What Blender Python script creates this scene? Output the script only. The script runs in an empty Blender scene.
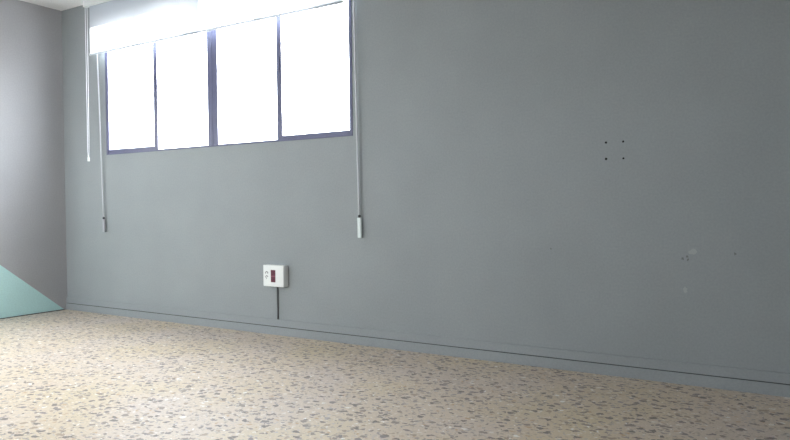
import bpy, bmesh, math, random
from mathutils import Vector, Matrix
random.seed(4)
D = bpy.data
SC = bpy.context.scene
COL = SC.collection
H = 2.60            # ceiling height
W = 6.6             # room length along the window wall
L = 5.2             # room depth away from the window wall
T = 0.20            # wall thickness

# ------------------------------------------------------------------ helpers
def add_box(bm, x0, x1, y0, y1, z0, z1, bev=0.0, seg=2):
    m = Matrix.Translation(((x0+x1)/2, (y0+y1)/2, (z0+z1)/2)) @ Matrix.Diagonal((x1-x0, y1-y0, z1-z0, 1))
    r = bmesh.ops.create_cube(bm, size=1.0, matrix=m)
    if bev > 0:
        es = list({e for v in r['verts'] for e in v.link_edges})
        bmesh.ops.bevel(bm, geom=es, offset=bev, segments=seg, profile=0.5, affect='EDGES')
    return bm

def add_tube(bm, pts, rads, n=10, cap=True):
    pts = [Vector(p) for p in pts]
    if not isinstance(rads, (list, tuple)):
        rads = [rads]*len(pts)
    rings = []
    for i, p in enumerate(pts):
        t = (pts[min(i+1, len(pts)-1)] - pts[max(i-1, 0)]).normalized()
        ref = Vector((1, 0, 0)) if abs(t.x) < 0.8 else Vector((0, 1, 0))
        u = t.cross(ref).normalized()
        v = t.cross(u)
        rings.append([bm.verts.new(p + rads[i]*(math.cos(2*math.pi*k/n)*u + math.sin(2*math.pi*k/n)*v)) for k in range(n)])
    for a, b in zip(rings, rings[1:]):
        for k in range(n):
            bm.faces.new((a[k], a[(k+1) % n], b[(k+1) % n], b[k]))
    if cap:
        bm.faces.new(rings[0][::-1])
        bm.faces.new(rings[-1])
    return bm

def add_prism(bm, poly, axis, a0, a1):
    """extrude a 2-D outline along axis 'x' or 'y' between a0 and a1"""
    def P(p, a):
        return (a, p[0], p[1]) if axis == 'x' else (p[0], a, p[1])
    lo = [bm.verts.new(P(p, a0)) for p in poly]
    hi = [bm.verts.new(P(p, a1)) for p in poly]
    n = len(poly)
    bm.faces.new(lo)
    bm.faces.new(hi[::-1])
    for i in range(n):
        bm.faces.new((lo[i], hi[i], hi[(i+1) % n], lo[(i+1) % n]))
    return bm

def obj(name, bm, mat, parent=None, smooth=False, origin=None):
    bmesh.ops.recalc_face_normals(bm, faces=bm.faces[:])
    me = D.meshes.new(name)
    if origin is not None:
        bmesh.ops.translate(bm, verts=bm.verts[:], vec=-Vector(origin))
    bm.to_mesh(me)
    bm.free()
    me.materials.append(mat)
    if smooth:
        for p in me.polygons:
            p.use_smooth = True
    o = D.objects.new(name, me)
    COL.objects.link(o)
    if origin is not None:
        o.location = origin
    if parent is not None:
        o.parent = parent
        if parent.type == 'EMPTY' or parent.location.length:
            o.matrix_parent_inverse = Matrix.Translation(-world_loc(parent))
    return o

def world_loc(o):
    v = Vector(o.location)
    if o.parent is not None:
        v = o.matrix_parent_inverse @ v
        v = v + world_loc(o.parent)
    return v

def thing(name, label, cat, loc, group=None):
    o = D.objects.new(name, None)
    o.empty_display_size = 0.1
    o.location = loc
    COL.objects.link(o)
    o['label'] = label
    o['category'] = cat
    if group:
        o['group'] = group
    return o

def tag(o, label, cat, group=None):
    o['label'] = label
    o['category'] = cat
    if group:
        o['group'] = group
    return o

def struct(o, label, cat):
    o['kind'] = 'structure'
    o['label'] = label
    o['category'] = cat
    return o

B = bmesh.new

# ---------------------------------------------------------------- materials
def mat(name, col, rough=0.6, metal=0.0, spec=0.5):
    m = D.materials.new(name)
    m.use_nodes = True
    b = m.node_tree.nodes['Principled BSDF']
    b.inputs['Base Color'].default_value = (*col, 1)
    b.inputs['Roughness'].default_value = rough
    b.inputs['Metallic'].default_value = metal
    b.inputs['Specular IOR Level'].default_value = spec
    return m

def nodes(m):
    nt = m.node_tree
    return nt, nt.nodes, nt.links, nt.nodes['Principled BSDF']

def coords(nt, scale=(1, 1, 1)):
    g = nt.nodes.new('ShaderNodeNewGeometry')
    mp = nt.nodes.new('ShaderNodeMapping')
    mp.inputs['Scale'].default_value = scale
    nt.links.new(g.outputs['Position'], mp.inputs['Vector'])
    return mp.outputs['Vector']

def ramp(nt, fac, stops, interp='LINEAR'):
    r = nt.nodes.new('ShaderNodeValToRGB')
    r.color_ramp.interpolation = interp
    e = r.color_ramp.elements
    while len(e) < len(stops):
        e.new(0.5)
    for i, (p, c) in enumerate(stops):
        e[i].position = p
        e[i].color = (*c, 1) if len(c) == 3 else c
    nt.links.new(fac, r.inputs['Fac'])
    return r.outputs['Color']

def mix(nt, fac, a, b, blend='MIX'):
    n = nt.nodes.new('ShaderNodeMix')
    n.data_type = 'RGBA'
    n.blend_type = blend
    for sock, val in ((n.inputs[0], fac), (n.inputs[6], a), (n.inputs[7], b)):
        if hasattr(val, 'links') or isinstance(val, bpy.types.NodeSocket):
            nt.links.new(val, sock)
        else:
            sock.default_value = val if not isinstance(val, tuple) else ((*val, 1) if len(val) == 3 else val)
    return n.outputs[2]

def math_n(nt, op, a, b=None):
    n = nt.nodes.new('ShaderNodeMath')
    n.operation = op
    for i, v in enumerate((a, b)):
        if v is None:
            continue
        if isinstance(v, bpy.types.NodeSocket):
            nt.links.new(v, n.inputs[i])
        else:
            n.inputs[i].default_value = v
    return n.outputs[0]

def noise(nt, vec, scale, detail=3, rough=0.55):
    n = nt.nodes.new('ShaderNodeTexNoise')
    n.inputs['Scale'].default_value = scale
    n.inputs['Detail'].default_value = detail
    n.inputs['Roughness'].default_value = rough
    nt.links.new(vec, n.inputs['Vector'])
    return n.outputs['Fac']

def painted(name, col, rough=0.85, bump=0.12, var=0.04):
    """rolled wall paint: faint mottling and a fine orange-peel bump"""
    m = mat(name, col, rough, spec=0.15)
    nt, N, LK, b = nodes(m)
    v = coords(nt)
    lo = tuple(c*(1-var) for c in col)
    hi = tuple(min(1, c*(1+var)) for c in col)
    f = noise(nt, v, 2.2, 4)
    c1 = ramp(nt, f, [(0.3, lo), (0.7, hi)])
    f2 = noise(nt, v, 95, 2)
    c2 = ramp(nt, f2, [(0.3, (0.955, 0.955, 0.955)), (0.7, (1.045, 1.045, 1.045))])
    c = mix(nt, 1.0, c1, c2, 'MULTIPLY')
    LK.new(c, b.inputs['Base Color'])
    bp = N.new('ShaderNodeBump')
    bp.inputs['Strength'].default_value = bump
    bp.inputs['Distance'].default_value = 0.004
    LK.new(noise(nt, v, 140, 3), bp.inputs['Height'])
    LK.new(bp.outputs['Normal'], b.inputs['Normal'])
    return m

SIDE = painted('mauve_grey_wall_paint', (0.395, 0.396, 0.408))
WALL = painted('grey_wall_paint', (0.308, 0.332, 0.340))
CEIL = painted('ceiling_paint', (0.88, 0.88, 0.89), 0.8)
PALE = painted('pale_wall_paint', (0.70, 0.71, 0.72), 0.7)
SKIRT = painted('grey_skirting_paint', (0.308, 0.330, 0.341), 0.6, 0.05, 0.04)
MINT = painted('mint_paint', (0.520, 0.765, 0.755), 0.55)
GAP = mat('dark_joint_strip', (0.075, 0.080, 0.084), 0.9)  # joint strips; at the skirting it carries the gap's shade and dirt
HOLE = mat('dark_hole', (0.010, 0.011, 0.012), 0.95)
SPECK = mat('dark_scuff', (0.18, 0.19, 0.195), 0.9)
FLAKE = mat('pale_filler', (0.372, 0.388, 0.395), 0.8)
FRAME = mat('glow_tinted_aluminium', (0.11, 0.115, 0.20), 0.38, 0.0, 0.5)  # near-black frame, with the window's blue glow put into the base colour
WHITEP = mat('white_plastic', (0.78, 0.80, 0.79), 0.38)
CASS = mat('blind_fascia', (0.66, 0.70, 0.70), 0.45)
CORDW = mat('cord_white', (0.74, 0.75, 0.80), 0.6)
WANDM = mat('wand_pale_grey', (0.56, 0.58, 0.62), 0.35)
KNOB = mat('wand_dark_joint', (0.03, 0.033, 0.038), 0.5)
RED = mat('dark_red_socket', (0.115, 0.012, 0.035), 0.35)
REDGAP = mat('red_socket_rib', (0.26, 0.06, 0.10), 0.4)
MARK = mat('grey_print', (0.09, 0.09, 0.10), 0.7)
CABLE = mat('dark_grey_cable', (0.12, 0.128, 0.135), 0.55)
STEEL = mat('steel', (0.5, 0.5, 0.5), 0.35, 0.9)
CONC = mat('outside_concrete', (0.55, 0.54, 0.52), 0.9)

def grip_mat(name, col):
    m = mat(name, col, 0.25)
    b = m.node_tree.nodes['Principled BSDF']
    b.inputs['Transmission Weight'].default_value = 0.12
    return m
GRIPW = grip_mat('clear_white_grip', (0.80, 0.88, 0.88))
GRIPG = grip_mat('smoky_grip', (0.47, 0.48, 0.52))

def fabric_mat():
    m = D.materials.new('blind_fabric')
    m.use_nodes = True
    nt = m.node_tree
    nt.nodes.clear()
    out = nt.nodes.new('ShaderNodeOutputMaterial')
    d = nt.nodes.new('ShaderNodeBsdfDiffuse')
    t = nt.nodes.new('ShaderNodeBsdfTranslucent')
    mx = nt.nodes.new('ShaderNodeMixShader')
    v = coords(nt)
    w = noise(nt, v, 420, 2)
    c = ramp(nt, w, [(0.3, (0.41, 0.45, 0.49)), (0.7, (0.45, 0.49, 0.53))])
    nt.links.new(c, d.inputs['Color'])
    t.inputs['Color'].default_value = (0.86, 0.88, 0.92, 1)
    mx.inputs[0].default_value = 0.18
    nt.links.new(d.outputs[0], mx.inputs[1])
    nt.links.new(t.outputs[0], mx.inputs[2])
    nt.links.new(mx.outputs[0], out.inputs['Surface'])
    return m
FABRIC = fabric_mat()

def glass_mat():
    m = D.materials.new('window_glass')
    m.use_nodes = True
    nt = m.node_tree
    nt.nodes.clear()
    out = nt.nodes.new('ShaderNodeOutputMaterial')
    tr = nt.nodes.new('ShaderNodeBsdfTransparent')
    tr.inputs['Color'].default_value = (0.95, 0.97, 0.98, 1)
    gl = nt.nodes.new('ShaderNodeBsdfGlossy')
    gl.inputs['Roughness'].default_value = 0.02
    lw = nt.nodes.new('ShaderNodeLayerWeight')
    lw.inputs['Blend'].default_value = 0.5
    p5 = math_n(nt, 'POWER', lw.outputs['Facing'], 5.0)
    fac = math_n(nt, 'ADD', math_n(nt, 'MULTIPLY', p5, 0.7), 0.02)
    mx = nt.nodes.new('ShaderNodeMixShader')
    nt.links.new(fac, mx.inputs[0])
    nt.links.new(tr.outputs[0], mx.inputs[1])
    nt.links.new(gl.outputs[0], mx.inputs[2])
    nt.links.new(mx.outputs[0], out.inputs['Surface'])
    return m
GLASS = glass_mat()

def terrazzo():
    m = mat('terrazzo', (0.6, 0.55, 0.5), 0.5, spec=0.36)
    nt, N, LK, b = nodes(m)
    v = coords(nt)
    # binder: cream to pinkish beige, slow drift
    base = ramp(nt, noise(nt, v, 1.6, 4), [(0.32, (0.635, 0.53, 0.37)), (0.5, (0.645, 0.54, 0.425)), (0.70, (0.625, 0.535, 0.475))])
    fine = ramp(nt, noise(nt, v, 120, 3), [(0.3, (0.86, 0.86, 0.86)), (0.7, (1.08, 1.08, 1.08))])
    base = mix(nt, 1.0, base, fine, 'MULTIPLY')
    # warped coordinates give the chips broken outlines
    wn = N.new('ShaderNodeTexNoise')
    wn.inputs['Scale'].default_value = 42
    wn.inputs['Detail'].default_value = 2
    LK.new(v, wn.inputs['Vector'])
    sub = N.new('ShaderNodeVectorMath'); sub.operation = 'SUBTRACT'
    sub.inputs[1].default_value = (0.5, 0.5, 0.5)
    LK.new(wn.outputs['Color'], sub.inputs[0])
    sc = N.new('ShaderNodeVectorMath'); sc.operation = 'SCALE'
    sc.inputs['Scale'].default_value = 0.042
    LK.new(sub.outputs[0], sc.inputs[0])
    ad = N.new('ShaderNodeVectorMath'); ad.operation = 'ADD'
    LK.new(v, ad.inputs[0]); LK.new(sc.outputs[0], ad.inputs[1])

    def chips(scale, share, rmin, rmax, cols, prev, rot, stretch, off):
        mp = N.new('ShaderNodeMapping')
        mp.inputs['Location'].default_value = (off, off*0.7, 0)
        mp.inputs['Rotation'].default_value = (0, 0, rot)
        mp.inputs['Scale'].default_value = (1, stretch, 0)
        LK.new(ad.outputs[0], mp.inputs['Vector'])
        vo = N.new('ShaderNodeTexVoronoi')
        vo.voronoi_dimensions = '2D'
        vo.inputs['Scale'].default_value = scale
        LK.new(mp.outputs[0], vo.inputs['Vector'])
        s = N.new('ShaderNodeSeparateColor')
        LK.new(vo.outputs['Color'], s.inputs[0])
        on = math_n(nt, 'LESS_THAN', s.outputs[0], share)
        mr = N.new('ShaderNodeMapRange')
        mr.inputs['To Min'].default_value = rmin
        mr.inputs['To Max'].default_value = rmax
        LK.new(s.outputs[1], mr.inputs['Value'])
        inside = math_n(nt, 'LESS_THAN', vo.outputs['Distance'], mr.outputs[0])
        f = math_n(nt, 'MULTIPLY', on, inside)
        c = ramp(nt, s.outputs[2], cols, 'CONSTANT')
        return mix(nt, f, prev, c)
    c = chips(62, 0.42, 0.18, 0.42, [(0.0, (0.72, 0.66, 0.60)), (0.30, (0.44, 0.37, 0.30)), (0.58, (0.50, 0.45, 0.43)), (0.82, (0.33, 0.30, 0.285)), (0.95, (0.84, 0.82, 0.80))], base, 0.7, 1.2, 3.1)
    c = chips(34, 0.42, 0.20, 0.40, [(0.0, (0.29, 0.24, 0.21)), (0.34, (0.43, 0.34, 0.26)), (0.60, (0.35, 0.30, 0.275)), (0.84, (0.53, 0.38, 0.245)), (0.96, (0.80, 0.78, 0.74))], c, -0.5, 1.35, 7.7)
    c = chips(19, 0.46, 0.15, 0.36, [(0.0, (0.215, 0.180, 0.160)), (0.40, (0.30, 0.25, 0.215)), (0.66, (0.255, 0.215, 0.205)), (0.86, (0.40, 0.31, 0.235))], c, 0.25, 1.5, 0.4)
    LK.new(c, b.inputs['Base Color'])
    rr = N.new('ShaderNodeMapRange')
    rr.inputs['To Min'].default_value = 0.42
    rr.inputs['To Max'].default_value = 0.54
    LK.new(noise(nt, v, 3.0, 4), rr.inputs['Value'])
    LK.new(rr.outputs[0], b.inputs['Roughness'])
    bp = N.new('ShaderNodeBump')
    bp.inputs['Strength'].default_value = 0.08
    bp.inputs['Distance'].default_value = 0.003
    LK.new(noise(nt, v, 60, 3), bp.inputs['Height'])
    LK.new(bp.outputs['Normal'], b.inputs['Normal'])
    return m
TERRAZZO = terrazzo()

# --------------------------------------------------------------- room shell
struct(obj('floor', add_box(B(), -T, W+T, -L-T, T, -0.15, 0), TERRAZZO), 'beige terrazzo floor with grey and brown stone chips', 'floor')
struct(obj('ceiling', add_box(B(), -T, W+T, -L-T, T, H, H+0.15), CEIL), 'plain off-white ceiling above the window corner', 'ceiling')

WX0, WX1, WZ0, WZ1 = 0.592, 3.073, 1.321, 2.440       # the window opening
bm = B()
add_box(bm, 0, WX0, 0, T, 0, H)
add_box(bm, WX1, W, 0, T, 0, H)
add_box(bm, WX0, WX1, 0, T, 0, WZ0)
add_box(bm, WX0, WX1, 0, T, WZ1, H)
wall_back = struct(obj('wall_back', bm, WALL), 'long grey painted wall with the window in it', 'wall')
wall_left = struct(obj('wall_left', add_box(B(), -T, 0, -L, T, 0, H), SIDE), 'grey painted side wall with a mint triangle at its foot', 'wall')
struct(obj('wall_right', add_box(B(), W, W+T, -L, T, 0, H), WALL), 'grey painted wall at the far right end of the room', 'wall')
# opening added in the unseen opposite wall, for fill light on the window wall
VX0, VX1, VZ0, VZ1 = 0.5, 2.3, 1.10, 2.35
bm = B()
add_box(bm, 0, VX0, -L-T, -L, 0, H)
add_box(bm, VX1, W, -L-T, -L, 0, H)
add_box(bm, VX0, VX1, -L-T, -L, 0, VZ0)
add_box(bm, VX0, VX1, -L-T, -L, VZ1, H)
struct(obj('wall_front', bm, PALE), 'pale wall opposite the long window', 'wall')
added_win = D.objects.new('added_window', None)
added_win.location = ((VX0+VX1)/2, -L-0.06, VZ0)
COL.objects.link(added_win)
struct(added_win, 'dark framed two pane window added unseen in the wall opposite for fill light', 'window')
bm = B()
add_box(bm, VX0, VX0+0.03, -L-0.10, -L-0.03, VZ0, VZ1, 0.0015)
add_box(bm, VX1-0.03, VX1, -L-0.10, -L-0.03, VZ0, VZ1, 0.0015)
add_box(bm, VX0+0.03, VX1-0.03, -L-0.10, -L-0.03, VZ0, VZ0+0.03, 0.0015)
add_box(bm, VX0+0.03, VX1-0.03, -L-0.10, -L-0.03, VZ1-0.03, VZ1, 0.0015)
add_box(bm, (VX0+VX1)/2-0.02, (VX0+VX1)/2+0.02, -L-0.10, -L-0.03, VZ0+0.03, VZ1-0.03, 0.0015)
obj('window_frame', bm, FRAME, added_win)
for x0, x1 in ((VX0+0.03, (VX0+VX1)/2-0.02), ((VX0+VX1)/2+0.02, VX1-0.03)):
    obj('pane', add_box(B(), x0, x1, -L-0.067, -L-0.063, VZ0+0.03, VZ1-0.03), GLASS, added_win)

# mint triangle painted on the left wall (a film of paint on the plaster)
tri = obj('painted_triangle', add_prism(B(), [(-0.026, 0.0005), (-1.75, 0.0005), (-1.75, 1.395)], 'x', 0.0, 0.0012), MINT, wall_left)
tri['label'] = 'mint green triangle painted on the grey side wall'
# thin dark strip where that wall meets the floor
struct(obj('trim_1', add_box(B(), 0.0012, 0.0052, -L, -0.030, 0, 0.006), GAP), 'thin dark joint along the foot of the mint triangle wall', 'joint')

# screw holes and small scars in the long wall
def disc(name, x, z, r, m, label, squash=1.0, n=14, wob=0.0, depth=0.0012):
    poly = []
    for k in range(n):
        a = 2*math.pi*k/n
        rr = r*(1+wob*random.uniform(-1, 1))
        poly.append((x+rr*math.cos(a), z+rr*squash*math.sin(a)))
    o = obj(name, add_prism(B(), poly, 'y', -depth, 0.0), m, wall_back)
    o['label'] = label
    return o
for x, z, r in ((4.641, 1.186, 0.0060), (4.725, 1.186, 0.0052), (4.641, 1.103, 0.0062), (4.726, 1.102, 0.0052)):
    disc('screw_hole', x, z, r, HOLE, 'small dark screw hole', wob=0.12)
for x, z, r in ((5.001, 0.607, 0.0055), (5.022, 0.618, 0.0046), (5.024, 0.602, 0.0050), (5.226, 0.636, 0.0055)):
    disc('scuff_mark', x, z, r, SPECK, 'small grey scuff', 1.3, wob=0.4)
disc('filler_spot', 5.012, 0.455, 0.008, FLAKE, 'pale filler smear', 2.0, wob=0.35, depth=0.0008)
disc('scuff_mark', 4.350, 0.640, 0.004, SPECK, 'small grey scuff', 1.3, wob=0.4)
disc('filler_spot', 5.045, 0.642, 0.016, FLAKE, 'pale filler smear', 0.8, wob=0.35, depth=0.0008)

# skirting: low board, dark strip painting in the gap's shade and dirt, flat cable raceway on top
sk = struct(obj('baseboard_back', add_box(B(), 0.0, W, -0.013, 0, 0, 0.0550, 0.0015), SKIRT), 'low grey painted skirting along the window wall', 'skirting')
j = obj('joint_shade', add_box(B(), 0.006, W, -0.0095, 0, 0.0550, 0.0592), GAP, sk)
j['label'] = 'dark strip painted as the shaded gap along the top of the skirting'
struct(obj('trim_2', add_box(B(), 0.0, W, -0.011, 0, 0.0592, 0.108, 0.003), SKIRT), 'flat grey cable raceway running above the skirting', 'raceway')
struct(obj('baseboard_right', add_box(B(), W-0.013, W, -L, -0.013, 0, 0.0545, 0.0015), SKIRT), 'low grey skirting on the right end wall', 'skirting')

# ------------------------------------------------------------------- window
FY0, FY1 = -0.004, 0.085                                # frame depth, nearly flush with the plaster
win = D.objects.new('window_1', None)
win.location = ((WX0+WX1)/2, 0.04, WZ0)
COL.objects.link(win)
struct(win, 'wide dark framed sliding window of four panes', 'window')
fz = 0.012
bm = B()
add_box(bm, WX0, 0.618, FY0, FY1, WZ0, WZ1, 0.0015)
add_box(bm, 3.052, WX1, FY0, FY1, WZ0, WZ1, 0.0015)
add_box(bm, 0.618, 3.052, FY0, FY1, WZ0, WZ0+fz, 0.001)
add_box(bm, 0.618, 3.052, FY0, FY1, WZ1-0.026, WZ1, 0.001)
add_box(bm, 0.618, 3.052, 0.026, 0.031, WZ0+fz, WZ0+fz+0.006)      # sliding track
obj('window_frame', bm, FRAME, win)
bm = B()
add_box(bm, 1.783, 1.834, FY0, FY1, WZ0+fz, WZ1-0.026, 0.0015)
add_box(bm, 1.836, 1.887, FY0, FY1, WZ0+fz, WZ1-0.026, 0.0015)
mu = obj('mullion', bm, FRAME, win)
mu['label'] = 'wide double post in the middle of the window'
z0, z1 = WZ0+fz, WZ1-0.026
def sash(x0, x1, stile_l, stile_r, rail, y0=0.002, y1=0.026):
    bm = B()
    add_box(bm, x0, x0+stile_l, y0, y1, z0, z1, 0.001)
    add_box(bm, x1-stile_r, x1, y0, y1, z0, z1, 0.001)
    add_box(bm, x0+stile_l, x1-stile_r, y0, y1, z0, z0+rail, 0.001)
    add_box(bm, x0+stile_l, x1-stile_r, y0, y1, z1-rail, z1, 0.001)
    s = obj('sash', bm, FRAME, win)
    obj('pane', add_box(B(), x0+stile_l-0.004, x1-stile_r+0.004, 0.012, 0.016, z0+rail-0.004, z1-rail+0.004), GLASS, s)
    return s
s1 = sash(0.618, 1.227, 0.006, 0.046, 0.030)
s1['label'] = 'sliding sash at the left end of the window'
s2 = sash(2.444, 3.052, 0.046, 0.006, 0.026)
s2['label'] = 'sliding sash at the right end of the window'
# the pull latch on each meeting stile
for s, x in ((s1, 1.204), (s2, 2.467)):
    obj('latch', add_box(B(), x-0.008, x+0.008, -0.006, 0.002, 1.80, 1.90, 0.002), FRAME, s)
for x0, x1 in ((1.205, 1.783), (1.887, 2.466)):
    obj('fixed_pane', add_box(B(), x0, x1, 0.050, 0.054, z0, z1), GLASS, win)
obj('outer_sill', add_box(B(), WX0, WX1, FY1, T+0.04, WZ0-0.02, WZ0+0.004), CONC, win)

# ------------------------------------------------------------- roller blind
BX0, BX1, BD = 0.545, 3.075, 0.100
blind = thing('roller_blind', 'white roller blind pulled a little way down over the top of the window', 'blind', ((BX0+BX1)/2, -BD, H))
# fascia with a rounded nose, hanging from the ceiling
prof = [(-0.050, H), (-0.050, 2.560), (-0.085, 2.524), (-0.108, 2.523), (-0.115, 2.527), (-0.118, 2.534), (-0.118, H)]
f = obj('fascia', add_prism(B(), prof, 'x', 0.498, 3.085), CASS, blind)
f['label'] = 'pale flat fascia under the ceiling'
obj('end_cap', add_prism(B(), prof, 'x', 0.484, 0.498), WHITEP, f)
obj('end_cap', add_prism(B(), prof, 'x', 3.085, 3.096), WHITEP, f)
# fabric sheet, with the very slight belly of hanging cloth
def fab_y(x, z):
    t = (2.535-z)/0.42
    return -BD + 0.0015*math.sin((x-BX0)*5.3)*t
bm = B()
nx, nz = 60, 8
grid = [[bm.verts.new((BX0+(BX1-BX0)*i/nx, fab_y(BX0+(BX1-BX0)*i/nx, 2.535-(2.535-2.140)*k/nz), 2.535-(2.535-2.140)*k/nz)) for i in range(nx+1)] for k in range(nz+1)]
for k in range(nz):
    for i in range(nx):
        bm.faces.new((grid[k][i], grid[k][i+1], grid[k+1][i+1], grid[k+1][i]))
obj('fabric', bm, FABRIC, blind, smooth=True)
hb = obj('hem_bar', add_box(B(), BX0, BX1, -BD-0.0065, -BD+0.0065, 2.127, 2.1425, 0.003), FABRIC, blind)
hb['label'] = 'slim white bar in the bottom hem'
obj('bar_end', add_box(B(), BX0-0.004, BX0, -BD-0.0075, -BD+0.0075, 2.126, 2.1435, 0.001), WHITEP, hb)
obj('bar_end', add_box(B(), BX1, BX1+0.004, -BD-0.0075, -BD+0.0075, 2.126, 2.1435, 0.001), WHITEP, hb)
# endless control loop at the left end
xa, xb = 0.486, 0.516
zs = [2.530-(2.530-1.300)*i/24 for i in range(25)]
for sgn in (-1, 1):
    pts = []
    for z in zs:
        t = (2.530-z)/(2.530-1.300)
        half = 0.0085*(1-t)**0.25+0.0045
        pts.append((0.4995-0.0035*t+sgn*half, -BD-0.002*t, z))
    obj('loop_cord', add_tube(B(), pts, 0.0024, 8), CORDW, blind, smooth=True)
bm = B()
add_box(bm, 0.4870, 0.5050, -BD-0.009, -BD+0.005, 1.268, 1.302, 0.004)
add_box(bm, 0.4905, 0.5015, -BD-0.007, -BD+0.003, 1.298, 1.322, 0.003)
cw = obj('cord_weight', bm, WHITEP, blind)
cw['label'] = 'small white weight at the end of the loop'

# ------------------------------------------------- the two pull wands
def wand(label, top, knob, tip, grip_m, r):
    t = thing('pull_wand', label, 'blind wand', (knob[0], knob[1], tip[2]), 'pull wands either side of the window')
    a, k, e = Vector(top), Vector(knob), Vector(tip)
    u = (a-k).normalized()
    n = 14
    pts = []
    for i in range(n+1):
        s = i/n
        p = a.lerp(k+u*0.006, s)
        p.x += 0.0010*math.sin(s*math.pi*2.0)
        pts.append(p)
    obj('cord', add_tube(B(), pts, r, 10), WANDM, t, smooth=True)
    q = obj('connector', add_tube(B(), [k+u*0.008, k+u*0.005, k-u*0.004, k-u*0.009], [0.0050, 0.0088, 0.0088, 0.0060], 12), KNOB, t, smooth=True)
    q['label'] = 'dark joint between cord and grip'
    bm = B()
    w = 0.0140
    add_box(bm, k.x-w, k.x+w, k.y-0.007, k.y+0.007, e.z, k.z-0.009, 0.004)
    # lean the grip a touch with the cord
    for vv in bm.verts:
        vv.co.x += (k.z-vv.co.z)*0.015
    obj('grip', bm, grip_m, t)
    # a small eye that hangs the cord from the ceiling
    obj('hook', add_tube(B(), [(a.x, a.y, a.z-0.004), (a.x, a.y, H-0.012), (a.x, a.y, H)], [0.004, 0.005, 0.011], 10), WHITEP, t, smooth=True)
    return t
wand('thin pale pull wand hanging at the left end of the window, with a smoky grip', (0.524, -0.034, H-0.02), (0.562, -0.020, 0.801), (0.563, -0.020, 0.684), GRIPG, 0.0050)
wand('thin pale pull wand hanging beside the right window edge, with a clear white grip', (3.1115, -0.042, H-0.02), (3.129, -0.020, 0.814), (3.134, -0.020, 0.678), GRIPW, 0.0062)

# ------------------------------------------------------ surface socket box
PX0, PX1, PZ0, PZ1, PD = 2.345, 2.527, 0.337, 0.482, 0.050
box = thing('socket_box', 'white surface mounted socket box with red outlets low on the grey wall', 'socket', ((PX0+PX1)/2, 0, PZ0))
obj('back_box', add_box(B(), PX0, PX1, -0.036, 0, PZ0, PZ1, 0.004, 3), WHITEP, box)
cv = obj('cover_plate', add_box(B(), PX0-0.0005, PX1+0.0005, -PD, -0.0365, PZ0-0.0005, PZ1+0.0005, 0.005, 3), WHITEP, box)
# pair of red outlets one above the other
for (a, c) in ((0.410, 0.450), (0.367, 0.405)):
    bm = B()
    add_box(bm, 2.4165, 2.4555, -PD-0.003, -PD+0.002, a, c, 0.0015)
    so = obj('red_outlet', bm, RED, box)
    so['label'] = 'dark red outlet insert'
    bm = B()
    zc = (a+c)/2
    add_box(bm, 2.426, 2.4285, -PD-0.0034, -PD-0.0028, zc-0.003, zc+0.009)
    add_box(bm, 2.443, 2.4455, -PD-0.0034, -PD-0.0028, zc-0.003, zc+0.007)
    add_tube(bm, [(2.436, -PD-0.0034, zc-0.010), (2.436, -PD-0.0028, zc-0.010)], 0.0027, 10)
    obj('pin_slot', bm, HOLE, so)
obj('divider', add_box(B(), 2.4165, 2.4555, -PD-0.0025, -PD+0.002, 0.4052, 0.4098), REDGAP, box)
# two small grey printed curls beside the outlets
def curl(cx, cz, r, a0, a1, n=12):
    bm = B()
    pts = []
    for i in range(n+1):
        a = math.radians(a0+(a1-a0)*i/n)
        pts.append((cx+r*math.cos(a), -PD-0.0004, cz+r*math.sin(a)))
    return add_tube(bm, pts, 0.0022, 6)
mk = obj('printed_mark', curl(2.3785, 0.4270, 0.0105, 200, -20), MARK, cv)
bm = curl(2.3785, 0.3990, 0.0100, 185, 5)
add_tube(bm, [(2.3710, -PD-0.0004, 0.3990), (2.3800, -PD-0.0004, 0.3870)], 0.0016, 6)
obj('printed_mark', bm, MARK, cv)
# cover screws
for x, z in ((2.357, 0.348), (2.515, 0.470)):
    obj('cover_screw', add_tube(B(), [(x, -PD-0.0012, z), (x, -PD+0.001, z)], 0.0028, 12), WHITEP, cv)

# the cable from the box into the raceway
cb = B()
add_tube(cb, [(2.4330, -0.0060, 0.337), (2.4332, -0.0060, 0.25), (2.4345, -0.0060, 0.16), (2.4345, -0.0058, 0.108)], 0.0058, 10)
cab = obj('cable', cb, CABLE, None, smooth=True, origin=(2.4335, -0.006, 0.108))
tag(cab, 'short dark grey cable dropping from the white socket box to the raceway', 'cable')

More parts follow.
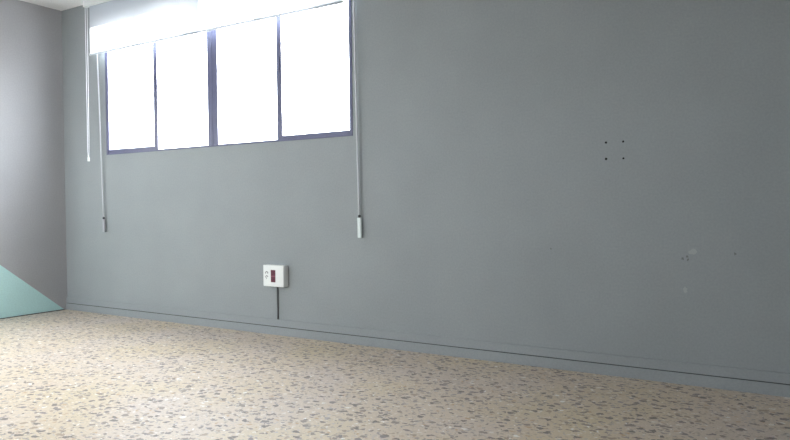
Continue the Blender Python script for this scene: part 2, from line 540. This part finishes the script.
# -------------------------------------------------------------------- light
w = D.worlds.new('overcast_sky')
SC.world = w
w.use_nodes = True
nt = w.node_tree
bg = nt.nodes['Background']
tc = nt.nodes.new('ShaderNodeTexCoord')
sp = nt.nodes.new('ShaderNodeSeparateXYZ')
nt.links.new(tc.outputs['Generated'], sp.inputs[0])
mr = nt.nodes.new('ShaderNodeMapRange')
mr.inputs['From Min'].default_value = -1.0
mr.inputs['From Max'].default_value = 1.0
nt.links.new(sp.outputs['Z'], mr.inputs['Value'])
sky = ramp(nt, mr.outputs[0], [(0.0, (0.07, 0.068, 0.065)), (0.18, (0.08, 0.078, 0.075)), (0.28, (0.33, 0.325, 0.315)), (0.49, (0.34, 0.337, 0.33)), (0.51, (0.93, 0.965, 1.0)), (1.0, (0.93, 0.965, 1.0))])
nt.links.new(sky, bg.inputs['Color'])
bg.inputs['Strength'].default_value = 2.8

# low sun slanting in from the right outside the window
sl = D.lights.new('sun', 'SUN')
sl.energy = 9.0
sl.angle = math.radians(2.5)
sl.color = (1.0, 0.97, 0.93)
so = D.objects.new('sun', sl)
so.location = (4.5, 3.0, 4.0)
so.rotation_euler = Vector((-0.80, -1.0, -0.30)).to_track_quat('-Z', 'Y').to_euler()
COL.objects.link(so)

# daylight portals in the window opening and the added fill opening
def portal(x0, x1, z0, z1, y, rx):
    pl = D.lights.new('window_portal', 'AREA')
    pl.shape = 'RECTANGLE'
    pl.size = x1-x0
    pl.size_y = z1-z0
    pl.cycles.is_portal = True
    po = D.objects.new('window_portal', pl)
    po.location = ((x0+x1)/2, y, (z0+z1)/2)
    po.rotation_euler = (math.radians(rx), 0, 0)
    COL.objects.link(po)
    return po
portal(WX0, WX1, WZ0, WZ1, T+0.02, -90)
portal(VX0, VX1, VZ0, VZ1, -L-T-0.02, 90)

# ------------------------------------------------------------------- camera
cam = D.cameras.new('camera')
cam.sensor_fit = 'HORIZONTAL'
cam.sensor_width = 36.0
cam.lens = 36.0*663.70/790.0
cam.clip_start = 0.05
co = D.objects.new('camera', cam)
COL.objects.link(co)
yaw, pit, rol = math.radians(-31.5017), math.radians(-1.1741), math.radians(-0.5873)
fw = Vector((math.sin(yaw)*math.cos(pit), math.cos(yaw)*math.cos(pit), math.sin(pit)))
r0 = Vector((math.cos(yaw), -math.sin(yaw), 0))
u0 = r0.cross(fw)
rv = r0*math.cos(rol)+u0*math.sin(rol)
uv = -r0*math.sin(rol)+u0*math.cos(rol)
M = Matrix((( rv.x, uv.x, -fw.x, 5.48899), (rv.y, uv.y, -fw.y, -3.44424), (rv.z, uv.z, -fw.z, 0.87262), (0, 0, 0, 1)))
co.matrix_world = M
SC.camera = co

vs = SC.view_settings
SC.display_settings.display_device = 'sRGB'
vs.view_transform = 'Standard'
vs.look = 'None'
vs.exposure = 3.0
vs.gamma = 1.0
vs.use_curve_mapping = False
